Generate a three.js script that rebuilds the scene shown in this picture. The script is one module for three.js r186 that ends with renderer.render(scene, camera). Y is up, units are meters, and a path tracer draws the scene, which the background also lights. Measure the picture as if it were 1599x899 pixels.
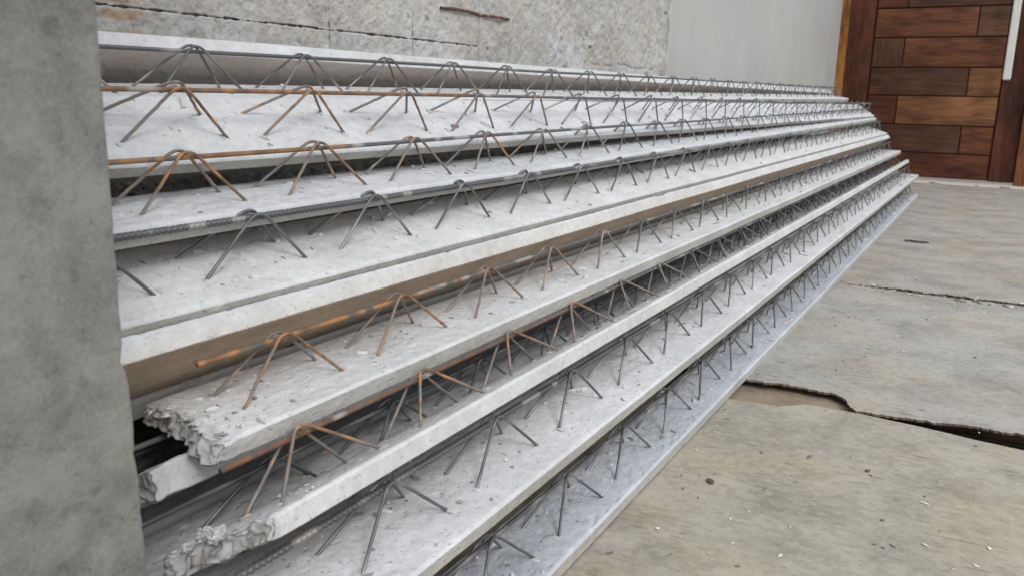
import * as THREE from 'three';
import { mergeGeometries } from 'three/addons/utils/BufferGeometryUtils.js';
import { RoundedBoxGeometry } from 'three/addons/geometries/RoundedBoxGeometry.js';

// ---------------------------------------------------------------- camera, sky, sun, exposure
const scene = new THREE.Scene();
const EYE = 0.63;                                   // lens height above the soil under the boards
const W = (x, y, s) => new THREE.Vector3(x, y + EYE, -s);   // x right, y from lens height, s along the joists
const camera = new THREE.PerspectiveCamera(2 * Math.atan(449.5 / 1305.34) * 180 / Math.PI, 1024 / 575, 0.05, 200);
{
  const yaw = 0.522129, pit = 0.226562, roll = 0.021192;
  const f = new THREE.Vector3(-Math.sin(yaw) * Math.cos(pit), -Math.sin(pit), -Math.cos(yaw) * Math.cos(pit));
  const r0 = new THREE.Vector3(Math.cos(yaw), 0, -Math.sin(yaw)), u0 = new THREE.Vector3().crossVectors(r0, f);
  const r = r0.clone().multiplyScalar(Math.cos(roll)).addScaledVector(u0, Math.sin(roll));
  const u = u0.clone().multiplyScalar(Math.cos(roll)).addScaledVector(r0, -Math.sin(roll));
  camera.position.copy(W(0, 0, 0));
  camera.quaternion.setFromRotationMatrix(new THREE.Matrix4().makeBasis(r, u, f.clone().negate()));
  camera.focus = 1.25; camera.userData.fStop = 11;
  camera.updateMatrixWorld();
}
{
  // overcast sky, whiter and brighter towards the zenith
  const w = 64, h = 32, d = new Float32Array(w * h * 4);
  for (let j = 0; j < h; j++) {
    const el = ((j + 0.5) / h - 0.5) * Math.PI, k = el > 0 ? 0.78 + 0.22 * Math.sin(el) : 0.78;
    for (let i = 0; i < w; i++) d.set([0.955 * k, 0.985 * k, 1.04 * k, 1], (j * w + i) * 4);
  }
  const sky = new THREE.DataTexture(d, w, h, THREE.RGBAFormat, THREE.FloatType);
  sky.mapping = THREE.EquirectangularReflectionMapping; sky.magFilter = THREE.LinearFilter; sky.needsUpdate = true;
  scene.background = sky; scene.environment = sky;
}
const sun = new THREE.DirectionalLight(new THREE.Color(1, 0.97, 0.92), 1.1);
sun.position.copy(W(3.3, 3.4, -0.6)); sun.target.position.copy(W(-0.4, -0.4, 2.0));
sun.castShadow = true; sun.shadow.radius = 32; sun.shadow.mapSize.set(2048, 2048);
Object.assign(sun.shadow.camera, { left: -6, right: 6, top: 6, bottom: -6, near: 0.1, far: 20 });
scene.add(sun, sun.target);
const renderer = new THREE.WebGLRenderer({ antialias: true });
renderer.toneMapping = THREE.LinearToneMapping; renderer.toneMappingExposure = 1.4;
renderer.shadowMap.enabled = true;

// ---------------------------------------------------------------- helpers
function rng(seed) { let a = seed >>> 0; return () => { a = (a + 0x6D2B79F5) | 0; let t = Math.imul(a ^ (a >>> 15), 1 | a); t = (t + Math.imul(t ^ (t >>> 7), 61 | t)) ^ t; return ((t ^ (t >>> 14)) >>> 0) / 4294967296; }; }
function hash(x, y, z) { let h = Math.imul(x, 374761393) ^ Math.imul(y, 668265263) ^ Math.imul(z, 1274126177); h = Math.imul(h ^ (h >>> 13), 1103515245); return ((h ^ (h >>> 16)) >>> 0) / 4294967296; }
const sm = t => t * t * (3 - 2 * t);
function noise(x, y, z = 0, p = 0) {      // value noise, -1..1; p > 0 makes x and y periodic
  const X = Math.floor(x), Y = Math.floor(y), Z = Math.floor(z), fx = sm(x - X), fy = sm(y - Y), fz = sm(z - Z);
  const px = p.length ? p[0] : p, py = p.length ? p[1] : p, q = (v, m) => m ? ((v % m) + m) % m : v;
  const x0 = q(X, px), x1 = q(X + 1, px), y0 = q(Y, py), y1 = q(Y + 1, py);
  const l = (a, b, t) => a + (b - a) * t;
  const a = l(l(hash(x0, y0, Z), hash(x1, y0, Z), fx), l(hash(x0, y1, Z), hash(x1, y1, Z), fx), fy);
  const b = fz ? l(l(hash(x0, y0, Z + 1), hash(x1, y0, Z + 1), fx), l(hash(x0, y1, Z + 1), hash(x1, y1, Z + 1), fx), fy) : a;
  return l(a, b, fz) * 2 - 1;
}
function fbm(x, y, z, o = 4) { let v = 0, a = 0.5, f = 1; for (let i = 0; i < o; i++) { v += a * noise(x * f, y * f, z * f + i * 7.3); a *= 0.5; f *= 2.07; } return v; }
function pf(x, y, per, o, z) { let v = 0, a = 0.5, f = 1; for (let i = 0; i < o; i++) { v += a * noise(x * f, y * f, z + i * 5, per.length ? [per[0] * f, per[1] * f] : per * f); a *= 0.5; f *= 2; } return v; }
const clamp = (v, a = 0, b = 1) => Math.min(b, Math.max(a, v));
const step = (a, b, v) => sm(clamp((v - a) / (b - a)));
const mix = (a, b, t) => a.map((v, i) => v + (b[i] - v) * t);
function tex(n, fn, srgb, metres) {       // fn(u, v in 0..1) -> [r, g, b] as linear values for colour, plain values for bump
  const d = new Uint8Array(n * n * 4);
  for (let j = 0; j < n; j++) for (let i = 0; i < n; i++) {
    let c = fn(i / n, j / n); if (typeof c === 'number') c = [c, c, c];
    for (let k = 0; k < 3; k++) d[(j * n + i) * 4 + k] = 255 * clamp(srgb ? Math.pow(clamp(c[k]), 1 / 2.2) : c[k]);
    d[(j * n + i) * 4 + 3] = 255;
  }
  const t = new THREE.DataTexture(d, n, n); t.wrapS = t.wrapT = THREE.RepeatWrapping; t.magFilter = THREE.LinearFilter;
  t.minFilter = THREE.LinearMipmapLinearFilter; t.generateMipmaps = true; if (srgb) t.colorSpace = THREE.SRGBColorSpace;
  t.repeat.set(1 / metres, 1 / metres); t.needsUpdate = true; return t;
}
const taken = {};
function numbered(n) { const k = taken[n] = (taken[n] ?? -1) + 1; return k ? n + '_' + String(k).padStart(3, '0') : n; }
function mesh(name, geo, mat, parent) { const m = new THREE.Mesh(geo, mat); m.name = name; m.castShadow = m.receiveShadow = true; parent.add(m); return m; }
function tag(o, label, category, group) { o.userData.label = label; o.userData.category = category; if (group) o.userData.group = group; return o; }
function group(name, at) { const g = new THREE.Group(); g.name = numbered(name); if (at) g.position.copy(at); scene.add(g); return g; }
function top(name, geo, mat) { return mesh(numbered(name), geo, mat, scene); }
function structure(name, geo, mat) { const m = top(name, geo, mat); m.userData.kind = 'structure'; return m; }
// grid surface: P(i, j) -> [x, y, z, (r, g, b)], uv(i, j)
function grid(nu, nv, P, uv, flip) {
  const pos = [], col = [], uvs = [], idx = []; let c = false;
  for (let j = 0; j <= nv; j++) for (let i = 0; i <= nu; i++) { const p = P(i, j); pos.push(p[0], p[1], p[2]); if (p.length > 3) { c = true; col.push(p[3], p[4], p[5]); } const w = uv(i, j, p); uvs.push(w[0], w[1]); }
  for (let j = 0; j < nv; j++) for (let i = 0; i < nu; i++) { const a = j * (nu + 1) + i, b = a + 1, d = a + nu + 1, e = d + 1; flip ? idx.push(a, d, b, b, d, e) : idx.push(a, b, d, b, e, d); }
  const g = new THREE.BufferGeometry(); g.setAttribute('position', new THREE.Float32BufferAttribute(pos, 3)); g.setAttribute('uv', new THREE.Float32BufferAttribute(uvs, 2));
  if (c) g.setAttribute('color', new THREE.Float32BufferAttribute(col, 3));
  g.setIndex(idx); g.computeVertexNormals(); return g;
}
// a bevelled box with uv in metres
function slab(w, h, d, r = 0.002, seg = 1) {
  const g = new RoundedBoxGeometry(w, h, d, seg, Math.min(r, w / 2.1, h / 2.1, d / 2.1)), p = g.attributes.position, n = g.attributes.normal, u = g.attributes.uv;
  for (let i = 0; i < p.count; i++) { const ax = Math.abs(n.getX(i)), ay = Math.abs(n.getY(i)), az = Math.abs(n.getZ(i));
    if (ay >= ax && ay >= az) u.setXY(i, p.getX(i), p.getZ(i)); else if (ax >= az) u.setXY(i, p.getZ(i), p.getY(i)); else u.setXY(i, p.getX(i), p.getY(i)); }
  return g;
}

// ---------------------------------------------------------------- materials
const grainMap = tex(1024, (u, v) => { const a = pf(u * 6, v * 6, 6, 4, 1), b = pf(u * 40, v * 40, 40, 3, 9), p1 = noise(u * 95, v * 95, 3, 95), p2 = noise(u * 230, v * 230, 6, 230), sc = noise(u * 130, v * 36, 12, 0);
  return 0.9 + 0.11 * a + 0.1 * b - 0.3 * step(0.78, 0.92, p1) * step(0.1, 0.4, a + b) - 0.2 * step(0.78, 0.94, p2) * step(-0.15, 0.2, a) + 0.08 * step(0.5, 0.9, -p2) + 0 * sc; }, true, 0.5);
const grainBump = tex(1024, (u, v) => 0.6 + 0.35 * pf(u * 60, v * 60, 60, 4, 4) - 0.4 * step(0.8, 0.94, noise(u * 95, v * 95, 3, 95)) - 0.25 * step(0.76, 0.92, noise(u * 230, v * 230, 6, 230)), false, 0.5);
const wallMap = tex(1024, (u, v) => { const a = pf(u * 5, v * 5, 5, 4, 11), b = pf(u * 40, v * 40, 40, 4, 12), s = noise(u * 110, v * 110, 5, 110), q = step(0.1, 0.5, pf(u * 4, v * 4, 4, 3, 40)), k = 0.88 + 0.14 * a + 0.2 * b - 0.22 * step(0.66, 0.8, s); return [k * (1 + 0.03 * q), k * (1 - 0.005 * q), k * (1 - 0.06 * q)]; }, true, 0.7);
const wallBump = tex(1024, (u, v) => 0.5 + 0.7 * pf(u * 50, v * 50, 50, 4, 21), false, 0.7);
const plyMap = tex(1400, (u, v) => {
  // weathered veneer: short fibres along u, blotches of grey cement dust and bare wood, dark splits, grit
  const wob = pf(u * 6, v * 6, 6, 4, 31), fx = u + 0.006 * wob, fy = v + 0.007 * wob;
  const f1 = noise(fx * 60, fy * 200, 2, [60, 200]), f2 = noise(fx * 140, fy * 420, 6, [140, 420]), grit = noise(u * 500, v * 500, 8, 500);
  const blot = pf(u * 15, v * 17, [15, 17], 5, 33), fine = pf(u * 120, v * 140, [120, 140], 2, 35), dust = step(0.05, 0.4, pf(u * 12, v * 15, [12, 15], 5, 37)), warm = step(-0.05, 0.35, pf(u * 8, v * 10, [8, 10], 4, 39));
  const split = step(0.62, 0.86, noise(fx * 40, fy * 260, 17, [40, 260])) * step(0.0, 0.28, pf(u * 10, v * 10, 10, 3, 41)), spot = step(0.88, 0.95, noise(u * 130, v * 130, 19, 130));
  const k = 0.85 + 0.03 * f1 + 0.03 * f2 + 0.07 * wob + 0.26 * blot + 0.2 * fine + 0.08 * grit - 0.3 * split - 0.28 * spot;
  return mix([k * (1 + 0.04 * warm), k * (1 + 0.005 * warm), k * (1 - 0.07 * warm)], [0.97, 0.97, 0.98], dust * 0.34 * (0.7 + 0.3 * fine));
}, true, 1.3);
const plyBump = tex(512, (u, v) => 0.5 + 0.25 * noise(u * 8, v * 128, 2, 128) + 0.2 * noise(u * 16, v * 256, 5, 256) + 0.15 * pf(u * 10, v * 10, 10, 3, 8), false, 0.9);
const woodMap = tex(1024, (u, v) => { const w = pf(u * 3, v * 3, 3, 3, 51), vv = v + 0.05 * w, a = noise(u * 5, vv * 40, 3, [5, 40]), b = noise(u * 16, vv * 150, 6, [16, 150]), d = noise(u * 9, vv * 80, 7, [9, 80]), c = pf(u * 4, v * 7, [4, 7], 4, 55); const wn = step(0.05, 0.45, pf(u * 5, v * 9, [5, 9], 4, 57)), k = 0.68 + 0.24 * a * (0.6 + 0.6 * c) + 0.16 * b + 0.14 * d + 0.6 * c + 0.3 * wn * (0.7 + 0.5 * b); return [k, k * (0.97 + 0.05 * c), k * (0.94 + 0.1 * c)]; }, true, 1.1);
const woodBump = tex(512, (u, v) => 0.5 + 0.3 * noise(u * 6, v * 110, 6) + 0.25 * noise(u * 3, v * 30, 2), false, 0.8);
const pillarMap = tex(1024, (u, v) => { const a = pf(u * 3, v * 3, 3, 5, 61), b = pf(u * 20, v * 20, 20, 4, 62), g = step(-0.25, 0.25, pf(u * 2, v * 2, 2, 3, 64)), d = step(0.3, 0.6, pf(u * 26, v * 26, 26, 3, 66)), po = step(0.8, 0.92, noise(u * 150, v * 150, 67, 150)), gr = noise(u * 400, v * 400, 68, 400) * 0.5 + noise(u * 210, v * 210, 69, 210) * 0.5, k = 0.84 + 0.26 * a + 0.3 * b - 0.16 * d - 0.25 * po + 0.16 * gr; return [k * (1 - 0.01 * g), k, k * (1 - 0.07 * g)]; }, true, 0.42);
const concrete = new THREE.MeshStandardMaterial({ vertexColors: true, map: grainMap, bumpMap: grainBump, bumpScale: 0.0022, roughness: 0.97 });
const crumbMat = new THREE.MeshStandardMaterial({ vertexColors: true, roughness: 1 });
const rusty = new THREE.MeshStandardMaterial({ vertexColors: true, roughness: 0.72, metalness: 0.12 });
const steel = new THREE.MeshStandardMaterial({ vertexColors: true, roughness: 0.4, metalness: 0.5 });
const wallMat = new THREE.MeshStandardMaterial({ vertexColors: true, map: wallMap, bumpMap: wallBump, bumpScale: 0.004, roughness: 1 });
const plasterMat = new THREE.MeshStandardMaterial({ color: new THREE.Color(0.455, 0.453, 0.442), map: tex(512, (u, v) => { const a = pf(u * 4, v * 4, 4, 4, 71), b = pf(u * 16, v * 6, [16, 6], 3, 73), w = step(0, 0.5, pf(u * 5, v * 3, [5, 3], 3, 75)); return [0.9 + 0.13 * a + 0.06 * b, 0.9 + 0.13 * a + 0.06 * b + 0.01 * w, 0.89 + 0.13 * a + 0.06 * b + 0.05 * w]; }, true, 2.2), roughness: 0.75 });
const soilMat = new THREE.MeshStandardMaterial({ color: new THREE.Color(0.3, 0.26, 0.215), map: wallMap, bumpMap: wallBump, bumpScale: 0.006, roughness: 1 });
const pillarMat = new THREE.MeshStandardMaterial({ color: new THREE.Color(0.222, 0.22, 0.206), map: pillarMap, bumpMap: wallBump, bumpScale: 0.0012, roughness: 1 });
const timberMat = new THREE.MeshStandardMaterial({ color: new THREE.Color(0.3, 0.21, 0.13), map: woodMap, bumpMap: woodBump, bumpScale: 0.001, roughness: 0.9 });

// ---------------------------------------------------------------- ground
{
  const g = new THREE.PlaneGeometry(120, 120, 1, 1).rotateX(-Math.PI / 2), u = g.attributes.uv;
  for (let i = 0; i < u.count; i++) u.setXY(i, u.getX(i) * 120, u.getY(i) * 120);
  structure('ground', g, soilMat);
}

// ---------------------------------------------------------------- block wall along the pile
const WX = -1.22;
{
  const wall = group('block_wall', W(WX, -EYE, 2)); wall.userData = { label: 'rough grey block wall behind the stacked joists, half of it plastered', category: 'wall' };
  const L = (x, y, s) => [x - WX, y + EYE, -(s - 2)];    // wall-local
  // core behind the blocks
  const core = slab(0.14, 2.7, 8.6, 0.004); core.translate(-0.0785, 1.35, -1.1); 
  { const c = new Float32Array(core.attributes.position.count * 3); for (let i = 0; i < c.length; i += 3) { c[i] = 0.3; c[i + 1] = 0.29; c[i + 2] = 0.27; } core.setAttribute('color', new THREE.Float32BufferAttribute(c, 3)); }
  mesh('mortar_core', core, wallMat, wall);
  const rough = (y, s, amp) => { const m = 0.35 + 1.1 * step(-0.3, 0.4, fbm(s * 5, y * 5, 12.4, 2)); return amp * (0.8 * m * fbm(s * 38, y * 38, 3.1, 4) + 1.2 * fbm(s * 8, y * 8, 8.2, 3)) - amp * m * 2.6 * step(0.36, 0.6, fbm(s * 52, y * 52, 5.5, 2)); };
  const tone = (y, s) => { const a = fbm(s * 3, y * 3, 1.5, 3), r = step(0.25, 0.5, fbm(s * 6, y * 14, 17, 3)) * 0.5; let c = [0.455 + 0.15 * a, 0.447 + 0.148 * a, 0.43 + 0.145 * a];
    c = mix(c, [0.4, 0.33, 0.25], r * 0.5);
    const k = Math.exp(-(((s - 0.87) / 0.05) ** 2)) * step(0.06, 0.1, y) * step(-0.3, 0.3, noise(s * 12, y * 160)); c = mix(c, [0.36, 0.22, 0.11], 0.8 * k);   // rust stain by the pillar
    const p = Math.exp(-(((s - 2.42) / 0.16) ** 2) - (((y - 0.13) / 0.05) ** 2)) * step(-0.2, 0.2, fbm(s * 20, y * 20, 4)); return mix(c, [0.56, 0.57, 0.6], 0.75 * p); };     // white plaster splash
  const bl = 0.2825, bh = 0.19, gap = 0.0013;
  for (let r = -2; r < 11; r++) for (let k = -3; k < 3; k++) {
    const s0 = 1.068 + (k) * bl, y0 = 0.122 + r * bh;
    const fine = r > -2 && r < 2, nu = fine ? 64 : 10, nv = fine ? 44 : 8;
    const rag = (a, b) => gap * (0.75 + 1.5 * noise(a * 60, b * 3.3) + 1.2 * noise(a * 170, b * 9));
    const g = grid(nu + 2, nv + 2, (i, j) => {
      const ii = clamp((i - 1) / nu), jj = clamp((j - 1) / nv), edge = i === 0 || j === 0 || i === nu + 2 || j === nv + 2;
      let s = s0 + ii * bl, y = y0 + jj * bh;
      const vf = q => 0.08 + 1.5 * Math.exp(-(((y - 0.122 + 0.19 * Math.round((0.122 - y) / 0.19)) / 0.03) ** 2)) * step(-0.3, 0.2, noise(y * 26, q * 3.1)); if (ii === 0) s += Math.max(0.0002, rag(y, s0) * vf(s0)); if (ii === 1) s -= Math.max(0.0002, rag(y, s0 + bl) * vf(s0 + bl));
      if (jj === 0) y += Math.max(0.0004, rag(s, y0)); if (jj === 1) y -= Math.max(0.0004, rag(s, y0 + bh));
      const open = Math.max(i === 0 ? vf(s0) : i === nu + 2 ? vf(s0 + bl) : 0, j === 0 || j === nv + 2 ? step(-0.5, 0.1, noise(s * 24, y0 * 5 + (j ? bh * 5 : 0)) + 0.5 * noise(s * 80, 3)) : 0);
      const p = L(WX + rough(y, s, 0.0032) - (edge ? 0.0135 * clamp(open - 0.1) : 0), y, s), c = tone(y, s); return [...p, ...c];
    }, (i, j, p) => [-p[2] + 5, p[1]]);
    mesh('concrete_block', g, wallMat, wall);
  }
  // coarse render thrown over the blocks further along
  for (const [s0, s1, y0, y1, nu, nv] of [[1.916, 3.33, -0.05, 0.7, 330, 170], [1.916, 3.33, 0.7, 2.07, 40, 40], [1.916, 3.33, -0.62, -0.05, 40, 20]]) {
    const g = grid(nu, nv, (i, j) => { const s = s0 + (s1 - s0) * i / nu, y = y0 + (y1 - y0) * j / nv, e = i === 0 ? -0.012 : 0;
      const joint = Math.exp(-(((y - 0.108 + 0.006 * noise(s * 9, 4)) / 0.0028) ** 2)) * step(2.5, 2.65, s) + Math.exp(-(((s - 2.79 + 0.008 * noise(y * 20, 1)) / 0.003) ** 2)) * step(0.1, 0.2, y) * step(0.34, 0.26, y);
      return [...L(WX + e + 0.002 + rough(y, s, 0.0075) - 0.006 * joint * step(-0.3, 0.2, noise(s * 30, y * 30, 2)), y, s), ...tone(y, s)]; }, (i, j, p) => [-p[2] + 5, p[1]]);
    mesh('render_coat', g, wallMat, wall);
  }
  // smooth plaster with a ragged edge, 14 mm proud
  const edge = y => 3.315 + 0.012 * noise(y * 22, 3) + 0.006 * noise(y * 90, 7) + 0.02 * (y - 0.1) * 0.25;
  const g1 = grid(50, 160, (i, j) => { const y = -0.62 + 2.68 * j / 160, e = edge(y); const s = i === 0 ? e + 0.002 : i === 1 ? e : e + 0.004 + (7.15 - e - 0.004) * ((i - 2) / 48) ** 1.5;
    return L(WX + (i === 0 ? -0.02 : i === 1 ? 0.006 : 0.011) + 0.0015 * fbm(s * 3, y * 3, 2, 2), y, s); }, (i, j, p) => [-p[2] + 5, p[1]]);
  mesh('smooth_plaster', g1, plasterMat, wall);
}
// rusty bar stub left in the wall
{
  const n = 26, pts = []; for (let i = 0; i <= n; i++) { const t = i / n; pts.push(W(WX + 0.006 + 0.003 * noise(t * 6, 2), 0.202 + 0.004 * noise(t * 5, 8), 1.737 + 0.326 * t)); }
  const g = new THREE.TubeGeometry(new THREE.CatmullRomCurve3(pts), 90, 0.0035, 8), p = g.attributes.position, c = [];
  for (let i = 0; i < p.count; i++) { const k = 1 + 0.25 * noise(p.getX(i) * 300, p.getY(i) * 300, p.getZ(i) * 220); p.setXYZ(i, p.getX(i) + 0.0008 * (k - 1) * 4, p.getY(i) + 0.001 * (k - 1) * 3, p.getZ(i)); const q = step(0.1, 0.6, noise(p.getZ(i) * 60, 1)); c.push(...mix([0.1, 0.06, 0.045], [0.3, 0.16, 0.08], q)); }
  g.setAttribute('color', new THREE.Float32BufferAttribute(c, 3)); g.computeVertexNormals();
  tag(top('steel_bar', g, new THREE.MeshStandardMaterial({ vertexColors: true, roughness: 0.95 })), 'short rusty steel bar embedded in the rough grey wall', 'steel bar');
}

// ---------------------------------------------------------------- concrete pillar beside the lens
{
  const x1 = -0.47, s1 = 0.322, nu = 40, nv = 420, H = 2.5;
  const prof = y => 0.0008 * noise(y * 30, 2) + 0.0014 * noise(y * 9, 5) + 0.0005 * noise(y * 110, 9) - 0.003 * Math.exp(-(((y + 0.17) / 0.005) ** 2)) + 0.0022 * step(-0.17, -0.19, y);
  const side = grid(nu, nv, (i, j) => { const y = -EYE + H * j / nv, t = i / nu, e = s1 + prof(y); const s = 0.02 + (e - 0.02) * (1 - (1 - t) ** 2), crack = Math.exp(-(((y + 0.235 + 0.02 * noise(s * 20, 2) + 0.06 * (s - 0.3)) / 0.0016) ** 2)) + Math.exp(-(((y + 0.285 + 0.012 * noise(s * 30, 7) - 0.2 * (s - 0.3)) / 0.0013) ** 2)) * 0.6;
    return [x1 + 0.0007 * fbm(s * 30, y * 30, 4, 4) + 0.0012 * fbm(s * 6, y * 6, 1, 2) - 0.0025 * crack - 0.006 * step(0.88, 1, t) ** 2, y + EYE, -s]; }, (i, j, p) => [-p[2], p[1]]);
  const back = grid(14, nv, (i, j) => { const y = -EYE + H * j / nv, e = s1 + prof(y), t = i / 14; return [x1 - 0.006 + 0.0007 * fbm(e * 30, y * 30, 4, 4) - t * 0.735, y + EYE, -e - 0.0 * t]; }, (i, j, p) => [p[0], p[1]], true);
  back.deleteAttribute('normal'); back.computeVertexNormals();
  const body = slab(0.73, H, 0.3, 0.004); body.translate(x1 - 0.376, H / 2, -0.158);  // body widened out of sight to keep light from the void behind
  const p = group('concrete_pillar', new THREE.Vector3(x1 - 0.15, 0, -0.16));
  tag(p, 'blotchy grey concrete pillar with chipped corner beside the joist ends', 'pillar');
  for (const [n, g] of [['pillar_face', side], ['pillar_corner_face', back], ['pillar_light_block', body]]) { const q = g.toNonIndexed ? g : g; q.translate(-(x1 - 0.15), 0, 0.16); mesh(n, q, pillarMat, p); }
}

// ---------------------------------------------------------------- plywood boards on the floor
const boardMat = (c, rot, off, plain) => { const m = plyMap.clone(), b = plyBump.clone(); for (const t of [m, b]) { t.rotation = rot; t.offset.set(off, off * 0.7); t.needsUpdate = true; } return new THREE.MeshStandardMaterial({ color: new THREE.Color(...c), map: m, bumpMap: b, bumpScale: 0.0012, roughness: 0.88, vertexColors: !plain }); };
function board(name, label, x0, x1, near, far, lift, thick, mat, nu, nv, seed, holes) {
  const xi = t => t < 0.12 ? x0 + (-0.5 - x0) * t / 0.12 : t < 0.88 ? -0.5 + 0.9 * (t - 0.12) / 0.76 : 0.4 + (x1 - 0.4) * (t - 0.88) / 0.12;
  const P = (i, j, dn) => { const x = xi(i / nu), a = near(x), b = far(x), t = j / nv, s = a + (b - a) * (t < 0.5 ? 2 * t * t : 1 - 2 * (1 - t) * (1 - t));
    const y = lift(x, s) + 0.0009 * fbm(x * 14, s * 14, seed, 3) + 0.0016 * fbm(x * 2.2, s * 2.2, seed + 3, 2) - (holes ? holes(x, s) : 0);
    return [x, y - dn + EYE, -s]; };
  const uv = (i, j, p) => [p[0], -p[2]];
  const tp = grid(nu, nv, (i, j) => P(i, j, 0), uv), bt = grid(nu, nv, (i, j) => P(i, j, thick), uv, true);
  const sk = [grid(nu, 1, (i, j) => P(i, 0, j ? 0 : thick), (i, j, p) => [p[0], p[1]]), grid(nu, 1, (i, j) => P(i, nv, j ? 0 : thick), (i, j, p) => [p[0], p[1]], true), grid(nv, 1, (i, j) => P(0, i, j ? 0 : thick), (i, j, p) => [p[2], p[1]], true), grid(nv, 1, (i, j) => P(nu, i, j ? 0 : thick), (i, j, p) => [p[2], p[1]])];
  for (const g of [tp, bt, ...sk]) { const n = g.attributes.position.count, c = new Float32Array(n * 3), e = sk.includes(g); for (let i = 0; i < n; i++) c.set(e ? [0.42, 0.33, 0.26] : [1, 1, 1], i * 3); g.setAttribute('color', new THREE.BufferAttribute(c, 3)); }
  return tag(top(name, mergeGeometries([tp, bt, ...sk]), mat), label, 'plywood board', 'plywood boards covering the floor');
}
const lin = pts => x => { if (x <= pts[0][0]) return pts[0][1]; for (let i = 1; i < pts.length; i++) if (x <= pts[i][0]) { const [a, b] = pts[i - 1], [c, d] = pts[i]; return b + (d - b) * (x - a) / (c - a); } return pts[pts.length - 1][1]; };
const FL = -0.5785;
{
  const rag = (x, k) => 0.005 * noise(x * 32, k) + 0.004 * noise(x * 90, k + 3) + 0.0025 * noise(x * 260, k + 5);
  const nearB = x => -1.2, farB = lin([[-1.1, 1.56], [-0.404, 1.58], [-0.313, 1.592], [-0.27, 1.634], [-0.179, 1.637], [-0.051, 1.63], [0.022, 1.618], [0.099, 1.612], [1.6, 1.57]]);
  board('plywood_board', 'yellowish weathered plywood board in front of the lifted grey board', -1.15, 1.5, nearB, x => farB(x) + 0.25 * rag(x, 1), () => FL, 0.012, boardMat([0.37, 0.343, 0.282], 0.08, 0.1), 420, 70, 3);
  const nearA = lin([[-1.1, 1.70], [-0.402, 1.705], [-0.298, 1.727], [-0.234, 1.72], [-0.204, 1.695], [-0.19, 1.655], [-0.176, 1.64], [-0.051, 1.653], [0.03, 1.668], [0.1, 1.664], [1.6, 1.66]]);
  board('plywood_board', 'grey plywood board with a ragged edge lifted above a dark gap', -1.15, 1.5, x => nearA(x) + rag(x, 5), x => 2.822 + 0.022 * noise(x * 7, 2) + rag(x, 9), (x, s) => FL + 0.004 + 0.005 * step(-0.25, 0.15, x) * step(2.15, 1.66, s), 0.0045, boardMat([0.362, 0.347, 0.315], 0.04, 0.45), 640, 70, 11);
  board('plywood_board', 'long grey plywood board reaching to the foot of the wooden door', -1.15, 1.5, x => 2.83 + 0.022 * noise(x * 7, 2) + 1.5 * rag(x, 21) + 0.02 * step(-0.32, -0.24, x) * step(0.3, 0.1, x) + 0.012 * noise(x * 55, 4) * step(-0.3, -0.2, x) * step(0.0, -0.08, x), x => 6.96, (x, s) => FL + 0.002 + 0.004 * step(2.95, 2.83, s) * step(-0.35, -0.2, x), 0.012, boardMat([0.34, 0.318, 0.282], 0.05, 0.8), 360, 260, 17);
  // brown board showing through the broken corner
  const bb = slab(0.75, 0.014, 0.42, 0.002); bb.translate(-0.52, FL - 0.02 + EYE, -1.66);
  tag(top('underlay_board', bb, boardMat([0.27, 0.215, 0.155], 0.05, 0.3, true)), 'brown dusty board seen through the broken corner of the grey board', 'board');
  for (const s of [-0.6, 0.9, 1.45, 1.82, 2.7, 2.95, 4.2, 5.6, 6.8]) { const g = slab(2.5, 0.0385 - (s === 1.45 || s === 1.82 ? 0.0155 : 0), 0.07, 0.003); g.translate(0.15, (0.0385 - (s === 1.45 || s === 1.82 ? 0.0155 : 0)) / 2 + 0.0005, -s); tag(top('floor_sleeper', g, timberMat), 'timber sleeper carrying the plywood floor boards', 'timber', 'sleepers under the floor boards'); }
}

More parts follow.
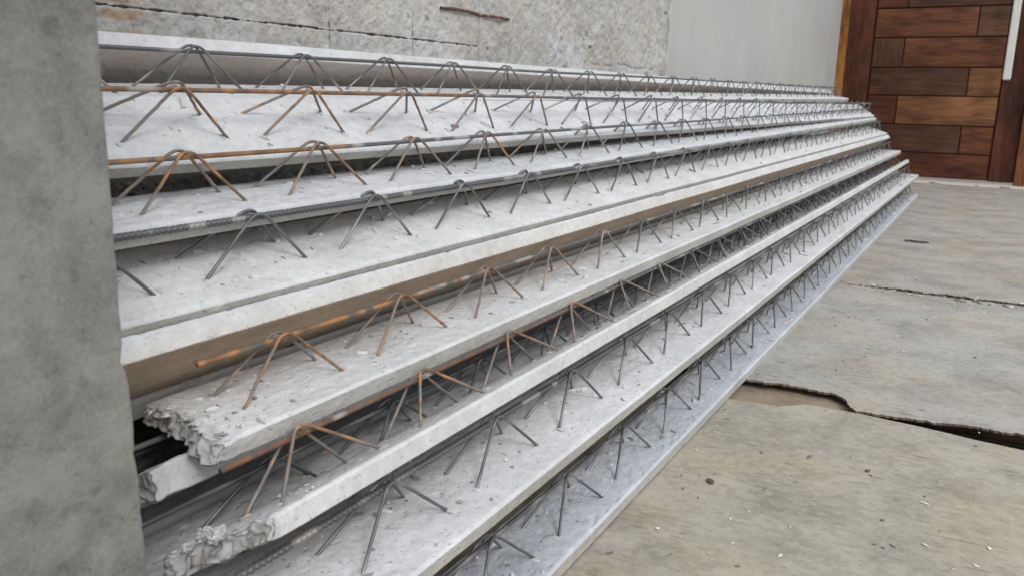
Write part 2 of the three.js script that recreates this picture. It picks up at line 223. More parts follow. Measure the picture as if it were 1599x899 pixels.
// ---------------------------------------------------------------- joists
const STEEL = [0.13, 0.134, 0.142], RUST = [0.29, 0.15, 0.066], RUSTD = [0.12, 0.075, 0.052], DUST = [0.42, 0.4, 0.375];
function ringTube(path, r, seg, colour) {         // tube along points, per-vertex colour(i, t)
  const pos = [], nor = [], col = [], uv = [], idx = [], n = path.length, T = new THREE.Vector3(), A = new THREE.Vector3(), B = new THREE.Vector3(), up = new THREE.Vector3(1, 0.13, 0.07).normalize();
  for (let i = 0; i < n; i++) {
    T.subVectors(path[Math.min(n - 1, i + 1)], path[Math.max(0, i - 1)]).normalize(); A.crossVectors(T, up).normalize(); B.crossVectors(T, A);
    const c = colour(i, path[i]), rr = typeof r === 'function' ? r : null;
    for (let k = 0; k <= seg; k++) { const a = k / seg * Math.PI * 2, ca = Math.cos(a), sa = Math.sin(a), R = rr ? rr(i, a) : r; const nx = A.x * ca + B.x * sa, ny = A.y * ca + B.y * sa, nz = A.z * ca + B.z * sa;
      pos.push(path[i].x + nx * R, path[i].y + ny * R, path[i].z + nz * R); nor.push(nx, ny, nz); col.push(...c); uv.push(a / 6.28, i / n); }
  }
  const m = seg + 1;
  for (let i = 0; i < n - 1; i++) for (let k = 0; k < seg; k++) { const a = i * m + k; idx.push(a, a + 1, a + m, a + 1, a + m + 1, a + m); }
  for (const [e, f] of [[0, 1], [n - 1, 0]]) { const c = pos.length / 3, p = path[e]; pos.push(p.x, p.y, p.z); T.subVectors(p, path[e ? e - 1 : 1]).normalize(); nor.push(T.x, T.y, T.z); col.push(...colour(e, p)); uv.push(0, 0); for (let k = 0; k < seg; k++) f ? idx.push(c, e * m + k + 1, e * m + k) : idx.push(c, e * m + k, e * m + k + 1); }
  const g = new THREE.BufferGeometry(); g.setAttribute('position', new THREE.Float32BufferAttribute(pos, 3)); g.setAttribute('normal', new THREE.Float32BufferAttribute(nor, 3)); g.setAttribute('color', new THREE.Float32BufferAttribute(col, 3)); g.setAttribute('uv', new THREE.Float32BufferAttribute(uv, 2)); g.setIndex(idx);
  if (typeof r === 'function') g.computeVertexNormals();
  return g;
}
// concrete sole: a loft of a rounded section along the joist with a broken near end
function sole(o) {
  const { hw, t, len, seed, near, low } = o, r = o.round ?? 0.004;
  const us = low ? [0, 0.05, 0.5, 0.95, 1] : (() => { const a = [0, 0.012, 0.03, 0.055]; for (let i = 1; i < 30; i++) a.push(0.055 + 0.89 * i / 30); return [...a, 0.945, 0.97, 0.988, 1]; })();
  const rough = near > 0.01;
  if (rough) { const a = []; for (let i = 0; i <= 64; i++) a.push(i / 64); us.length = 0; us.push(0, 0.006, ...a.slice(1, 64), 0.994, 1); }
  const vs = low ? [0, 1] : rough ? [0, 0.05, 0.12, 0.2, 0.28, 0.36, 0.44, 0.52, 0.6, 0.68, 0.76, 0.84, 0.92, 0.97, 1] : [0, 0.06, 0.22, 0.42, 0.62, 0.82, 0.95, 1];
  const S = [0]; while (S[S.length - 1] < len) { const s = S[S.length - 1], a = o.start + s; S.push(Math.min(len, s + (low ? 0.5 : rough && s < 0.05 ? 0.0022 : Math.max(0.0048, (rough ? 0.011 : 0.0082) * a)))); }
  const nU = us.length, nV = vs.length, ring = [];
  for (let i = 0; i < nU; i++) ring.push([i, nV - 1]); for (let j = nV - 2; j >= 0; j--) ring.push([nU - 1, j]); for (let i = nU - 2; i >= 0; i--) ring.push([i, 0]); for (let j = 1; j < nV - 1; j++) ring.push([0, j]);
  const jagAmp = near ?? 0.004;
  const point = (i, j, s, cap) => {
    const u = us[i], v = vs[j]; let x = (u - 0.5) * 2 * hw; const ax = Math.abs(x), drop = ax > hw - r ? r * (1 - Math.sqrt(Math.max(0, 1 - ((ax - hw + r) / r) ** 2))) * 0.9 : 0;
    let y = -t + v * (t - drop), z = s; x *= 1 - 0.035 * (1 - v);
    const S_ = s + o.start, q = seed * 13.7;
    const jag = jagAmp * (rough ? 0.6 * fbm(x * 22, y * 25, q, 2) + 0.34 * (0.5 - Math.abs(noise(x * 105, y * 105, q + 3))) + 0.2 * (0.5 - Math.abs(noise(x * 210, y * 210, q + 9))) + 0.35 * (v - 0.5) : 1.6 * fbm(x * 26, y * 30, q, 3));
    const fall = clamp(1 - s / 0.05) ** 2, fe = clamp(1 - (len - s) / 0.03);
    z += fall * (jag + (o.skew ?? 0) * (-x / hw)) + fe * 0.006 * fbm(x * 40, y * 60, q + 5, 2);
    if (!low) {
      const topw = v === 1 ? 1 : 0, sidew = (u === 0 || u === 1) ? 1 : 0;
      if (topw) { const w = clamp((hw - ax) / 0.006); y += w * (0.0009 * fbm(x * 16, S_ * 10, q, 2) + 0.0012 * fbm(x * 110, S_ * 95, q + 2, 2)) - w * 0.0025 * step(0.36, 0.55, fbm(x * 120, S_ * 95, q + 4, 2)); }
      if (sidew) x += (0.0009 * fbm(S_ * 12, y * 30, q + 7, 3)) * Math.sign(x); x += 0.0012 * noise(S_ * 3.1, q + 50) * Math.sign(x) * (ax / hw); y += 0.0008 * noise(S_ * 2.3, q + 54);
      if (v > 0.9 && ax > hw - 0.012) { const chip = (o.noChip ? 0 : 1) * step(0.34, 0.58, fbm(S_ * 26, x > 0 ? 2.5 : 8.5, q + 8, 3)); const b = chip * step(hw - 0.012, hw, ax); x -= Math.sign(x) * 0.0055 * b; y -= 0.0045 * b; }
      if (fall > 0 && near > 0.01) { const m = fall * 0.0045, X_ = x, Y_ = y; x += m * fbm(X_ * 90 + 5, Y_ * 90, z * 90 + q, 3); y += m * fbm(X_ * 90, Y_ * 90 + 9, z * 90 + q, 3) - fall * 0.003 * (v - 0.5); }
    }
    // colour of the concrete: trowelled top, cleaner edge, form-stained underside warmed for bounce light
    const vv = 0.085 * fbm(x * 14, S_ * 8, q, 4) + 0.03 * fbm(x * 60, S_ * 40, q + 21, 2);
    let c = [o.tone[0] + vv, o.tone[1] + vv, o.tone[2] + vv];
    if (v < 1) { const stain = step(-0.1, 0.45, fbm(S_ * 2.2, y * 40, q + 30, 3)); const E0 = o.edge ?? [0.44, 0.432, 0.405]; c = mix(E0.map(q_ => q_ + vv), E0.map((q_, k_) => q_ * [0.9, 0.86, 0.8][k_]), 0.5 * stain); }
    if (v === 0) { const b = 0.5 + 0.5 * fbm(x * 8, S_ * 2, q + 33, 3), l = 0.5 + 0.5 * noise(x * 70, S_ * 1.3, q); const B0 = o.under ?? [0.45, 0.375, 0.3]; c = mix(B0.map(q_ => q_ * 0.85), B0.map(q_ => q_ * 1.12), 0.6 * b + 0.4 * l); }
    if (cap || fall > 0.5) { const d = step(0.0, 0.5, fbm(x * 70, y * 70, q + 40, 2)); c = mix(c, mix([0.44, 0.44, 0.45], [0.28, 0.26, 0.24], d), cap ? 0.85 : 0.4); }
    return [x, y, -z, ...c];
  };
  const pos = [], col = [], uv = [], idx = [], M = ring.length;
  for (const s of S) for (const [i, j] of ring) { const p = point(i, j, s); pos.push(p[0], p[1], p[2]); col.push(p[3], p[4], p[5]); uv.push(s + seed * 0.37, (j === nV - 1 || j === 0) ? p[0] : p[1] + hw + (i ? 0 : 0.3)); }
  for (let k = 0; k < S.length - 1; k++) for (let m = 0; m < M; m++) { const a = k * M + m, b = k * M + (m + 1) % M; idx.push(a, b, a + M, b, b + M, a + M); }
  for (const [s, f, k] of [[0, 1, 0], [len, 0, S.length - 1]]) {
    const id = {}; for (let m = 0; m < M; m++) id[ring[m]] = k * M + m;
    for (let j = 0; j < nV; j++) for (let i = 0; i < nU; i++) { if (id[[i, j]] !== undefined) continue; const p = point(i, j, s, true); id[[i, j]] = pos.length / 3; pos.push(p[0], p[1], p[2]); col.push(p[3], p[4], p[5]); uv.push(p[0], p[1]); }
    for (let j = 0; j < nV - 1; j++) for (let i = 0; i < nU - 1; i++) { const a = id[[i, j]], b = id[[i + 1, j]], c = id[[i, j + 1]], d = id[[i + 1, j + 1]]; f ? idx.push(a, b, c, b, d, c) : idx.push(a, c, b, b, c, d); }
  }
  const g = new THREE.BufferGeometry(); g.setAttribute('position', new THREE.Float32BufferAttribute(pos, 3)); g.setAttribute('color', new THREE.Float32BufferAttribute(col, 3)); g.setAttribute('uv', new THREE.Float32BufferAttribute(uv, 2)); g.setIndex(idx); g.computeVertexNormals(); return g;
}
// one side of the lattice at one node: an inverted V of bent wire
function webBar(side, h, sp, jit, rust, seed, segs = 7) {
  const R = rng(seed), j = a => (R() - 0.5) * a * jit, pts = [], x0 = side * sp, xa = side * 0.0034, d = 0.014;
  const foot = q => new THREE.Vector3(x0 + j(0.006), 0, q * 0.07 + j(0.011)), F0 = foot(1), F1 = foot(-1), top = new THREE.Vector3(xa, h + 0.008, j(0.004));
  const below = F => F.clone().add(F.clone().sub(top).multiplyScalar(d / (h + 0.008)));
  const at = (F, t) => F.clone().lerp(top, t);
  const ts = rust > 0 ? [0.07, 0.14, 0.21, 0.28, 0.35, 0.42, 0.49, 0.56, 0.63, 0.7, 0.76] : [0.2, 0.4, 0.6, 0.74];
  pts.push(below(F0), F0); for (const t of ts) { const p = at(F0, t); p.x += j(0.0006); p.z += j(0.0007); pts.push(p); }
  const a = at(F0, 0.8), b = at(F1, 0.8); for (let i = 0; i <= 6; i++) { const t = i / 6; pts.push(a.clone().multiplyScalar((1 - t) ** 2).addScaledVector(top, 2 * t * (1 - t)).addScaledVector(b, t * t)); }
  for (const t of [...ts].reverse()) { const p = at(F1, t); p.x += j(0.0006); p.z += j(0.0007); pts.push(p); }
  pts.push(F1, below(F1));
  return ringTube(pts, 0.00185, segs, (i, p) => { const n1 = noise(p.z * 90 + seed, p.y * 90, seed), n2 = noise(p.z * 160, p.y * 160, seed + 4), hi = clamp(p.y / h);
    let c = STEEL.map(v => v * (1 + 0.25 * n2)); if (rust > 0) c = mix(c, [0.22, 0.19, 0.165], 0.7); c = mix(c, DUST, 0.55 * step(0.25, 0.7, n1) * (jit ? 1 : 0.5)); const wh = p.z < 0 ? 1.25 : 0.75;
    const n3 = noise(p.z * 300 + seed, p.y * 300, seed + 8); return mix(c, mix(RUST.map((v, i_) => v * (1 + 0.55 * n3) * (1 + 0.25 * n1 * (1 - i_ * 0.5))), RUSTD, step(0.0, 0.5, n2)), rust > 0 ? step(0.25, 0.75, rust * wh * (0.42 + 0.55 * hi) + 0.36 * n1 + 0.25 * n3) * 0.92 : 0); });
}
const cleanBars = {};
function clean(side, h, k) { const key = side + '_' + h + '_' + k; return cleanBars[key] ??= webBar(side, h, 0.025, 1, 0, 100 + k * 7 + side); }
function joist(o) {
  const g = group('lattice_joist'), h = o.h ?? 0.054, tl = o.tilt * Math.PI / 180;
  tag(g, o.label, 'concrete joist', 'lattice joists stacked along the wall');
  const n = [Math.sin(tl), Math.cos(tl)], e = [Math.cos(tl), -Math.sin(tl)];
  const cx = o.x + o.dx * o.start - h * n[0], cy = o.y + o.dy * o.start - h * n[1];
  g.position.copy(W(cx, cy, o.start));
  const Z = new THREE.Vector3(-o.dx, -o.dy, 1).normalize(), X = new THREE.Vector3(e[0], e[1], 0); X.addScaledVector(Z, -X.dot(Z)).normalize();
  g.quaternion.setFromRotationMatrix(new THREE.Matrix4().makeBasis(X, new THREE.Vector3().crossVectors(Z, X), Z));
  const len = o.end - o.start, hw = o.hw ?? 0.062, t = o.t ?? 0.022;
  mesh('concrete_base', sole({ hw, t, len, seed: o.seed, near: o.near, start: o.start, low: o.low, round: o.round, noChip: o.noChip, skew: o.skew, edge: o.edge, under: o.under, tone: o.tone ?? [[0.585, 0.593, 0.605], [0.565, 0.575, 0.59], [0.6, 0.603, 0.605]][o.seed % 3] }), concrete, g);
  // top bar
  const rs = (o.rodStart ?? o.start + 0.004) - o.start, re = (o.rodEnd ?? o.end + 0.01) - o.start, R = o.ribbed ? 0.0033 : 0.0028, path = [];
  const bend = s => 0.0012 * noise(s * 2.2, o.seed) ;
  for (let s = rs; ;) { path.push(new THREE.Vector3(0.6 * bend(s + 5), h - 0.0045 + bend(s), -s)); if (s >= re) break; const a = s + o.start; s = Math.min(re, s + (o.low ? 0.4 : o.ribbed && a < 1.7 ? 0.0013 : (o.rodRust && a < 1.6 ? 0.005 : 0.008 + 0.02 * a))); }
  const rf = o.rodRust ?? (() => 0);
  const rodCol = (i, p) => { const s = o.start - p.z, q = noise(s * 55, o.seed) * 0.5 + noise(s * 19, o.seed + 2) * 0.5; let c = STEEL.map(v => v * (0.82 + 0.12 * q)); const f = rf(s), q2 = noise(s * 130, o.seed + 4); c = mix(mix(c, mix((o.shadedRust ?? RUST).map(v => v * (1 + 0.5 * q2)), RUSTD, step(-0.1, 0.5, q) * (o.rodDark ?? 0.6)), f > 0 ? step(0.2, 0.75, f + 0.75 * q + 0.3 * q2) : 0), DUST, 0.6 * step(0.5, 0.75, noise(s * 38, o.seed + 9))); return c; };
  const rib = (i, a) => { const s = o.start - path[i].z; return s < 1.7 ? R + 0.0006 * (Math.sin(s * 950 + 3.2 * Math.abs(Math.sin(a))) > 0.1 ? 1 : -0.6) * (Math.abs(Math.cos(a)) > 0.12 ? 1 : 0.2) : R; };
  if (!o.low) {
    const bars = [ringTube(path, o.ribbed ? rib : R, 10, rodCol)];
    for (let kw = Math.ceil(((o.webStart ?? o.start) + 0.06 - o.phase) / 0.2); o.phase + kw * 0.2 < Math.min(3, o.end - 0.05); kw++) for (const q of [-1, 1]) {
      const w = new THREE.IcosahedronGeometry(0.0026, 1), p = w.attributes.position, c = [], cc = mix(rodCol(0, { z: -(o.phase + kw * 0.2 - o.start) }), DUST, 0.25 + 0.3 * noise(kw * 3.3, q + 2)); for (let v = 0; v < p.count; v++) { const m = 1 + 0.5 * noise(p.getX(v) * 700 + kw * 9, p.getY(v) * 700, p.getZ(v) * 700 + q * 5); p.setXYZ(v, p.getX(v) * m * 1.2, p.getY(v) * m, p.getZ(v) * m * 1.7); c.push(...cc); }
      w.computeVertexNormals(); w.setAttribute('color', new THREE.Float32BufferAttribute(c, 3)); w.translate(q * 0.0026, h - 0.0035, -(o.phase + kw * 0.2 - o.start) + 0.004 * noise(kw, q)); const ix = []; for (let v = 0; v < p.count; v++) ix.push(v); w.setIndex(ix); bars.push(w);
    }
    mesh('top_bar', mergeGeometries(bars), o.rodRust ? rusty : steel, g);
    let k = Math.ceil(((o.webStart ?? o.start) + 0.06 - o.phase) / 0.2);
    for (; o.phase + k * 0.2 < o.end - 0.05; k++) {
      const s = o.phase + k * 0.2 - o.start, ru = o.rust ? o.rust(k) : 0;
      for (const side of [-1, 1]) { const geo = ru > 0.02 ? webBar(side, h, 0.025, 1, ru * (side > 0 ? 1 : 0.5), o.seed * 50 + k * 3 + side) : clean(side, h, (k * 5 + o.seed * 3 + side + 170) % 17); const b = mesh('web_bar', geo, ru > 0.02 ? rusty : steel, g); const wv = noise(k * 7.7, o.seed * 3.1); b.position.set(0, 0, -s + 0.004 * wv); b.rotation.y = 0.03 * noise(k * 5.3, o.seed * 9.1); b.scale.y = 1 + 0.03 * noise(k * 3.9, o.seed * 5); }
    }
    // loose crumbs and flakes of mortar on the sole
    const rr = rng(o.seed * 991 + 5), parts = [], base = new THREE.IcosahedronGeometry(1, 0);
    for (let i = 0; i < 1.7 * (o.crumbs ?? 130); i++) {
      const s = len * rr() ** 1.9, x = (rr() * 2 - 1) * (hw - 0.008), a = s + o.start, big = rr(), r = (0.0007 + 0.0027 * big ** 4) * (1 + 0.25 * a), c = base.clone(), dark = rr() < 0.42, p = c.attributes.position, q = rr() * 50;
      for (let v = 0; v < p.count; v++) { const m = 1 + 0.45 * noise(p.getX(v) * 2 + q, p.getY(v) * 2, p.getZ(v) * 2); p.setXYZ(v, p.getX(v) * m, p.getY(v) * m, p.getZ(v) * m); }
      const st = 1 + 2.2 * rr() ** 2; c.scale(r * st, r * (dark ? 0.35 : 0.7), r).rotateY(rr() * 6.28).translate(x, r * 0.25, -s); c.deleteAttribute('uv'); c.computeVertexNormals();
      const col = dark ? [0.2 + 0.1 * rr(), 0, 0] : [0.5 + 0.1 * rr(), 0, 0]; col[1] = col[0] * 0.98; col[2] = col[0] * (dark ? 0.93 : 0.98);
      const ca = new Float32Array(p.count * 3); for (let v = 0; v < p.count; v++) ca.set(col, v * 3); c.setAttribute('color', new THREE.BufferAttribute(ca, 3)); parts.push(c);
    }
    for (let kk = Math.ceil(((o.webStart ?? o.start) + 0.06 - o.phase) / 0.2); o.crumbs !== 0 && o.phase + kk * 0.2 < Math.min(3.2, o.end); kk++) for (const [sx, sz] of [[-1, -1], [-1, 1], [1, -1], [1, 1]]) {
      const c = base.clone(), p = c.attributes.position, q = rr() * 50, r = 0.0035 + 0.0035 * rr(); for (let v = 0; v < p.count; v++) { const m = 1 + 0.6 * noise(p.getX(v) * 2 + q, p.getY(v) * 2, p.getZ(v) * 2); p.setXYZ(v, p.getX(v) * m, p.getY(v) * m, p.getZ(v) * m); }
      c.scale(r * 1.2, r * 0.32, r).translate(sx * 0.0255 + (rr() - 0.5) * 0.006, 0, -(o.phase + kk * 0.2 - o.start) + sz * 0.072 + (rr() - 0.5) * 0.01); c.deleteAttribute('uv'); c.computeVertexNormals(); const t0 = 0.42 + 0.12 * rr(), ca = new Float32Array(p.count * 3); for (let v = 0; v < p.count; v++) ca.set([t0, t0, t0 * 0.99], v * 3); c.setAttribute('color', new THREE.BufferAttribute(ca, 3)); parts.push(c);
    }
    if (o.lumps) for (const [x, y, z, r] of [[0.004, 0.001, -0.006, 0.008], [-0.012, 0.003, -0.011, 0.009], [-0.03, 0.0, -0.004, 0.007], [-0.05, -0.005, -0.003, 0.008]]) {
      const l = new THREE.IcosahedronGeometry(r, 14), p = l.attributes.position, ca = []; for (let v = 0; v < p.count; v++) { const a = [p.getX(v), p.getY(v), p.getZ(v)], f = 1 - 2 * Math.abs(fbm(a[0] * 150 + x * 900, a[1] * 150, a[2] * 150, 3)), m = 0.6 + 0.55 * f + 0.4 * fbm(a[0] * 500, a[1] * 500, a[2] * 500 + x * 90, 2); p.setXYZ(v, a[0] * m * 1.3, a[1] * m * 0.75, a[2] * m); const d = 0.5 + 0.1 * fbm(a[0] * 300, a[1] * 300, a[2] * 300, 2); ca.push(d, d, d * 1.02); }
      l.setAttribute('color', new THREE.Float32BufferAttribute(ca, 3)); l.computeVertexNormals(); mesh('mortar_lump', l, crumbMat, g).position.set(x, y, z);
    }
    if (parts.length) mesh('mortar_crumbs', mergeGeometries(parts), crumbMat, g).userData.kind = 'stuff';
  } else {
    const parts = [ringTube(path, R, 6, rodCol)]; let k = Math.ceil((o.start + 0.06 - o.phase) / 0.2); const V = [-1, 1].map(sd => webBar(sd, h, 0.025, 0, 0, 5, 4));
    for (; o.phase + k * 0.2 < o.end - 0.05; k++) for (const v of V) parts.push(v.clone().translate(0, 0, -(o.phase + k * 0.2 - o.start)));
    mesh('lattice_girder', mergeGeometries(parts), steel, g);
  }
  return g;
}
// a joist turned over on its side: given by its front upper corner instead of its top bar
function turned(cx, cy, o) { const tl = o.tilt * Math.PI / 180, hw = o.hw ?? 0.06, h = o.h ?? 0.054; return joist({ ...o, hw, h, x: cx - hw * Math.cos(tl) + h * Math.sin(tl), y: cy + hw * Math.sin(tl) + h * Math.cos(tl) }); }
const near3 = (list) => k => list[k] ?? 0;

turned(-1.0, 0.069, { tilt: -35, t: 0.027, h: 0.036, edge: [0.58, 0.59, 0.6], under: [0.62, 0.56, 0.5], dx: 0.001, dy: 0.001, phase: 0.7, start: 0.36, end: 5.7, seed: 1, crumbs: 0, noChip: true, round: 0.003, label: 'lattice joist turned on its side against the rough wall, topmost of the stack' });  // edge colour lightened as if lit, underside raised for weak bounce light
joist({ x: -0.937, y: 0.0451, dx: 0.0089, dy: 0.0074, tilt: 8, phase: 0.7658, start: 0.36, end: 5.45, seed: 2, label: 'joist with clean grey lattice in front of the topmost sideways joist' });
joist({ x: -0.792, y: 0.0027, dx: 0.0091, dy: -0.0007, tilt: 33.7, phase: 0.627, start: 0.36, end: 5.75, t: 0.018, seed: 3, rodRust: s => 0.75 * step(1.45, 0.9, s), rust: near3([1.05, 0.8, 0.65, 0.4, 0.2]), label: 'steeply tilted joist with rusty top bar, behind the joist above the black gap' });
joist({ x: -0.739, y: -0.0697, dx: -0.0034, dy: 0.0064, tilt: 6, phase: 0.592, start: 0.36, end: 5.74, hw: 0.061, t: 0.02, seed: 4, round: 0.006, rodRust: s => 0.75 * step(0.95, 0.75, s), rust: near3([1.2, 0.9, 0.7, 0.5, 0.2]), label: 'joist with rusty bar below a black gap, one row above the ribbed dark bar' });
joist({ x: -0.6815, y: -0.1305, dx: 0.001, dy: 0.0035, tilt: 18, phase: 0.6265, start: 0.36, end: 5.74, hw: 0.065, seed: 5, ribbed: true, crumbs: 220, label: 'joist with ribbed dark top bar and broad white surface above the brown-faced sideways joist' });
turned(-0.632, -0.2097, { tilt: -37, t: 0.025, edge: [0.58, 0.58, 0.57], under: [0.45, 0.345, 0.25], h: 0.05, dx: 0.0006, dy: 0.0035, phase: 0.7, start: 0.36, end: 5.75, seed: 6, crumbs: 0, round: 0.006, label: 'sideways joist with white edge and brown underside below the broad white joist' });  // lit edge and brown bounce on the underside put into the colours
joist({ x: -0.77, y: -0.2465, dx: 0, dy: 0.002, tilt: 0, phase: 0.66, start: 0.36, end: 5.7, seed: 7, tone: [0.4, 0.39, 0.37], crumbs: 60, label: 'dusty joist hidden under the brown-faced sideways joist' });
joist({ x: -0.6233, y: -0.2468, dx: 0.0021, dy: 0.0024, tilt: 0.8, phase: 0.6003, start: 0.47, end: 5.78, hw: 0.066, t: 0.0215, near: 0.024, skew: 0.013, seed: 8, rodStart: 0.497, crumbs: 260, rodRust: s => 0.95 * step(1.15, 0.7, s), rust: near3([0.85, 0.85, 0.7, 0.5, 0.25]), label: 'joist with crumbled end and rusty bar tip in front of the brown underside' });
turned(-0.61, -0.326, { webStart: 0.8, tilt: -30, edge: [0.55, 0.555, 0.555], t: 0.03, h: 0.03, dx: 0.0, dy: 0.0024, phase: 0.7, start: 0.428, end: 5.7, near: 0.012, seed: 9, crumbs: 0, label: 'sideways joist with broken white end wedged under the crumbled joist' });
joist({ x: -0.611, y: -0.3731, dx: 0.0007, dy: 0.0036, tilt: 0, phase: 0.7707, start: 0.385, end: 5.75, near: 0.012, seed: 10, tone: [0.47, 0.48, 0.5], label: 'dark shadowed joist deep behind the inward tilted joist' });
joist({ x: -0.5487, y: -0.3175, dx: -0.0072, dy: -0.0024, tilt: -29.4, phase: 0.5516, start: 0.418, end: 5.92, h: 0.052, t: 0.0205, near: 0.03, edge: [0.54, 0.54, 0.535], rodDark: 0.9, shadedRust: [0.14, 0.07, 0.038], lumps: true, skew: -0.012, seed: 11, rodStart: 0.455, round: 0.005, rodRust: s => 0.8 * step(1.5, 1.0, s), rust: near3([0.7, 0.75, 0.75, 0.7, 0.4, 0.2]), label: 'joist tilted inwards with ragged broken end and smooth white edge' });  // top bar rust darkened for the shade under the joist edge above
joist({ x: -0.4732, y: -0.3673, dx: -0.0051, dy: -0.0031, tilt: 2.3, phase: 0.5935, start: 0.37, end: 5.94, hw: 0.066, t: 0.02, seed: 12, ribbed: true, crumbs: 260, label: 'wide clean joist just above the lowest one on the floor boards' });
joist({ x: -0.4535, y: -0.5007, dx: -0.0045, dy: -0.0006, tilt: -1, phase: 0.751, start: 0.37, end: 5.87, hw: 0.056, seed: 13, crumbs: 260, tone: [0.5, 0.525, 0.565], label: 'lowest joist lying directly on the plywood floor boards' });
// joists and battens that carry the stack from behind
{
  const hid = (x, y, seed) => joist({ x, y, dx: 0, dy: 0, tilt: 0, phase: 0.6 + (seed % 5) * 0.04, start: 0.4, end: 5.6, seed, low: true, label: 'joist buried inside the stack between the others and the wall' });
  let q = 20;
  for (const x of [-0.6, -0.74, -0.88, -1.02]) hid(x, -0.5007, q++);
  for (const x of [-0.75, -0.885, -1.02]) hid(x, -0.3731, q++);
  for (const x of [-0.915, -1.05]) hid(x, -0.2465, q++);
  for (const x of [-1.06]) hid(x, -0.152, q++);
  for (const x of [-1.005, -1.135]) hid(x, -0.04, q++);
  for (const [x0, x1, y0, y1] of [[-1.1, -0.52, -0.4985, -0.4505], [-1.19, -1.0, -0.15, -0.117]]) for (const s of y0 < -0.3 ? [0.9, 3, 5.1] : [4.3, 5.3]) { const g = slab(x1 - x0, y1 - y0, 0.05, 0.002); g.translate((x0 + x1) / 2, (y0 + y1) / 2 + EYE, -s); tag(top('timber_batten', g, timberMat), 'timber batten laid across between joist layers', 'batten', 'battens between the joist layers'); }
}

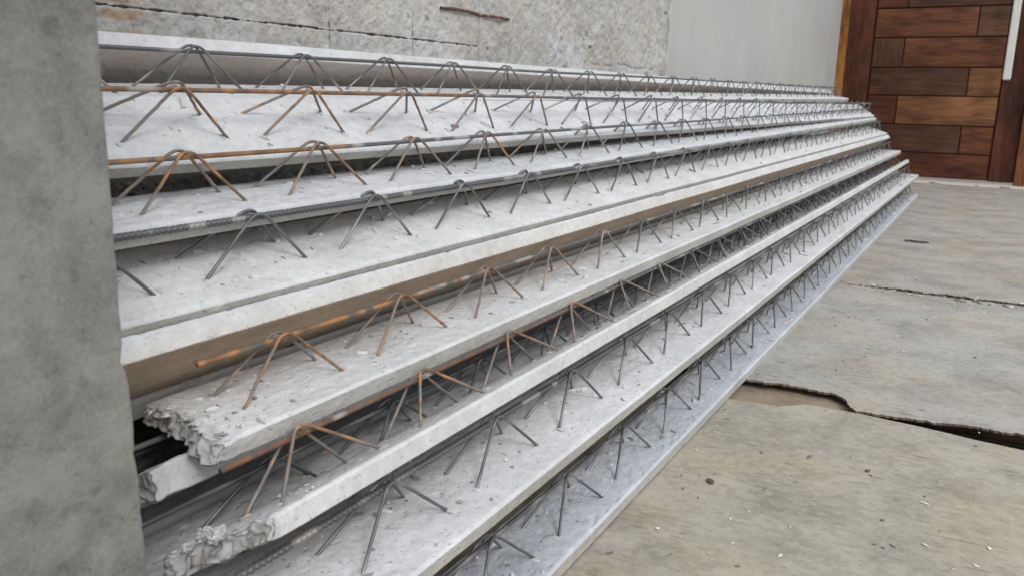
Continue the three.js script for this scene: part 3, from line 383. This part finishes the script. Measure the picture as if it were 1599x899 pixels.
// ---------------------------------------------------------------- door at the far end
{
  const D = 7.15, door = group('wooden_door', W(-0.55, -0.557, D));
  tag(door, 'dark brown plank door with a long white pull handle', 'door');
  const woods = {}; const wood = (c, rot = 0) => { const key = c.join() + rot; if (woods[key]) return woods[key]; const m = woodMap.clone(), b = woodBump.clone(), o = Object.keys(woods).length * 0.23; for (const t of [m, b]) { t.rotation = rot; t.offset.set(o, o * 1.7); t.needsUpdate = true; } return woods[key] = new THREE.MeshPhysicalMaterial({ color: new THREE.Color(...c), map: m, bumpMap: b, bumpScale: 0.0015, roughness: 0.6, specularIntensity: 0.5, clearcoat: 0.05, clearcoatRoughness: 0.3 }); };
  const put = (name, x0, x1, y0, y1, z0, z1, m, r = 0.004, par = door) => { const g = slab(x1 - x0, y1 - y0, z1 - z0, r, 2); const o = mesh(name, g, m, par); o.position.set((x0 + x1) / 2 + 0.55, (y0 + y1) / 2 + 0.557, (z0 + z1) / 2); return o; };
  const red = [0.125, 0.038, 0.018], dark = [0.095, 0.039, 0.021], brown = [0.175, 0.064, 0.028], tan = [0.25, 0.108, 0.046], grey = [0.155, 0.077, 0.043], jamb = [0.4, 0.165, 0.04];
  put('door_backing', -1.14, 0.1, -0.55, 1.55, -0.06, -0.03, wood(dark));
  put('stile', -1.148, -0.968, -0.553, 1.55, -0.028, 0.004, wood(red, Math.PI / 2), 0.005);
  put('stile', -0.064, 0.095, -0.553, 1.55, -0.028, 0.004, wood(red, Math.PI / 2), 0.005);
  const rows = [-0.551, -0.364, -0.157, 0.058, 0.265, 0.482, 0.696, 0.91, 1.12, 1.33, 1.55];
  const split = [null, -0.286, -0.749, -0.285, -0.744, -0.268, -0.75, -0.28, -0.74, -0.28];
  const cols = [[red], [dark, brown], [red, tan], [dark, tan], [dark, brown], [brown, grey], [red, dark], [brown, red], [dark, brown], [brown, dark]];
  for (let r = 0; r < 10; r++) {
    const xs = split[r] === null ? [-0.962, -0.07] : [-0.962, split[r], -0.07];
    for (let i = 0; i < xs.length - 1; i++) { const z = 0.001 * (((r * 7 + i * 3) % 5) - 2); put('plank', xs[i] + 0.0035, xs[i + 1] - 0.0035, rows[r] + 0.0035, rows[r + 1] - 0.0035, -0.028, -0.006 + z, wood(cols[r][i], r === 4 && i === 0 ? Math.PI / 2 : 0), 0.006); }
  }
  // pull handle wrapped in white film
  const hg = new RoundedBoxGeometry(0.052, 0.8, 0.03, 6, 0.012); { const p = hg.attributes.position; for (let i = 0; i < p.count; i++) { const k = 0.0018 * noise(p.getX(i) * 60, p.getY(i) * 50, p.getZ(i) * 60 + 3); p.setXYZ(i, p.getX(i) + k, p.getY(i), p.getZ(i) + k); } hg.computeVertexNormals(); }
  const hm = new THREE.MeshStandardMaterial({ color: new THREE.Color(0.72, 0.71, 0.67), bumpMap: wallBump, bumpScale: 0.002, roughness: 0.45 });
  const handle = mesh('pull_handle', hg, hm, door); handle.position.set(-0.04 + 0.55, 0.575 + 0.557, 0.07);
  for (const y of [-0.3, 0.3]) { const c = mesh('standoff', new THREE.CylinderGeometry(0.011, 0.011, 0.056, 16).rotateX(Math.PI / 2), hm, handle); c.position.set(0, y, -0.04); }
  const frame = group('door_frame', W(-0.55, -0.575, D)); tag(frame, 'orange-brown timber frame around the plank door', 'door frame');
  const fput = (n, x0, x1, y0, y1, z0, z1, m) => { const o = mesh(n, slab(x1 - x0, y1 - y0, z1 - z0, 0.004, 2), m, frame); o.position.set((x0 + x1) / 2 + 0.55, (y0 + y1) / 2 + 0.575, (z0 + z1) / 2); };
  fput('jamb', -1.2085, -1.151, -0.575, 1.62, -0.08, 0.035, wood(jamb, Math.PI / 2));
  fput('jamb', 0.098, 0.165, -0.575, 1.62, -0.08, 0.06, wood([0.2, 0.075, 0.03], Math.PI / 2));
  fput('lintel', -1.151, 0.098, 1.555, 1.62, -0.08, 0.035, wood(jamb));
  // wall around the doorway
  const ew = group('end_wall', W(0.9, -EYE, D + 0.1)); tag(ew, 'grey plastered wall holding the wooden door', 'wall');
  for (const [n, x0, x1, y0, y1] of [['wall_panel', 0.167, 3.2, -EYE, 2.07], ['wall_panel', -1.2, 0.165, 1.622, 2.07], ['wall_panel', -1.36, 0.16, -EYE, -0.58]]) { const o = mesh(n, slab(x1 - x0, y1 - y0, 0.16, 0.003), plasterMat, ew); o.position.set((x0 + x1) / 2 - 0.9, (y0 + y1) / 2 + EYE, 0.08); }
  // crumbly mortar bed in front of the door
  const th = grid(260, 22, (i, j) => { const x = -1.2 + 1.4 * i / 260, t = j / 22, s = 6.965 + 0.19 * t + (j === 0 ? 0.018 * fbm(x * 20, 1, 2, 3) : 0); const hh = j === 0 ? -0.03 : 0.006 * fbm(x * 40, s * 40, 6, 3) + 0.004; const d = step(0.28, 0.45, fbm(x * 16, s * 30, 9, 3)); return [x, -0.572 + hh - 0.004 * d + EYE, -s, ...mix([0.5, 0.46, 0.4], [0.1, 0.085, 0.075], d)]; }, (i, j, p) => [p[0], -p[2]]);
  tag(top('mortar_bed', th, crumbMat), 'crumbly pale mortar strip along the foot of the wooden door', 'mortar');
}

// ---------------------------------------------------------------- litter on the floor boards
{
  const rr = rng(77), mk = (n, fn) => { const parts = [], base = new THREE.IcosahedronGeometry(1, 0); base.deleteAttribute('uv');
    for (let i = 0; i < n; i++) { const { x, s, r, c, flat, st } = fn(i), g = base.clone(), p = g.attributes.position, q = rr() * 60; for (let v = 0; v < p.count; v++) { const m = 1 + 0.4 * noise(p.getX(v) * 2 + q, p.getY(v) * 2, p.getZ(v) * 2); p.setXYZ(v, p.getX(v) * m, p.getY(v) * m, p.getZ(v) * m); }
      g.scale(r * st, r * flat, r).rotateY(rr() * 6.28).translate(x, FL + EYE + r * flat * 0.5 + (s > 1.62 ? 0.004 : 0.0003), -s); g.computeVertexNormals(); const ca = new Float32Array(p.count * 3); for (let v = 0; v < p.count; v++) ca.set(c, v * 3); g.setAttribute('color', new THREE.BufferAttribute(ca, 3)); parts.push(g); } return mergeGeometries(parts); };
  const m = top('mortar_litter', mk(1100, i => { const sm_ = i > 950, s = sm_ ? 2.78 + 0.1 * rr() : 0.75 + 5.6 * rr() ** 1.5, x = sm_ ? -0.34 + 0.5 * rr() : -0.4 + 0.75 * rr(); const w = rr() < 0.5, b = w ? 0.5 + 0.2 * rr() : 0.1 + 0.1 * rr(); return { x, s, r: (0.0006 + 0.0026 * rr() ** 4) * (sm_ ? 1.8 : 1), c: [b, b * 0.97, b * 0.9], flat: 0.5, st: 1 + rr() * 1.5 }; }), crumbMat); m.userData = { kind: 'stuff', label: 'tiny mortar crumbs and dark specks scattered over the plywood floor', category: 'litter' };
  // two larger dark chips
  const chips = [[-0.325, 1.196, 0.006, 'dark bark-like chip lying on the yellowish board by the lowest joist'], [-0.121, 1.372, 0.004, 'small dark round pebble in the middle of the yellowish board']];
  { const n = 40, g = grid(n, 3, (i, j) => { const t = i / n, w = (0.004 + 0.011 * Math.sin(Math.PI * t)) * (1 + 0.6 * noise(t * 14, 2)), x = -0.313 + 0.095 * t, q = (j - 1.5) / 1.5; return [x, FL + EYE + 0.006 + (j === 0 || j === 3 ? -0.004 : 0.002 + 0.002 * noise(t * 20, j)), -(3.918 + 0.012 * noise(t * 5, 8) + q * w * (1 + 0.5 * noise(t * 30, j))), 0.05, 0.035, 0.026]; }, (i, j) => [i, j]);  // flat dark piece standing in for a hole in the board
    tag(top('hole_patch', g, crumbMat), 'hole shown as a flat dark splinter lying on the long grey board near the lowest joist', 'patch'); }
  for (const [x, s, r, label] of chips) tag(top('dark_chip', mk(1, () => ({ x, s, r, c: [0.09, 0.07, 0.055], flat: 0.4, st: 1.7 })), crumbMat), label, 'chip');
}
renderer.render(scene, camera);
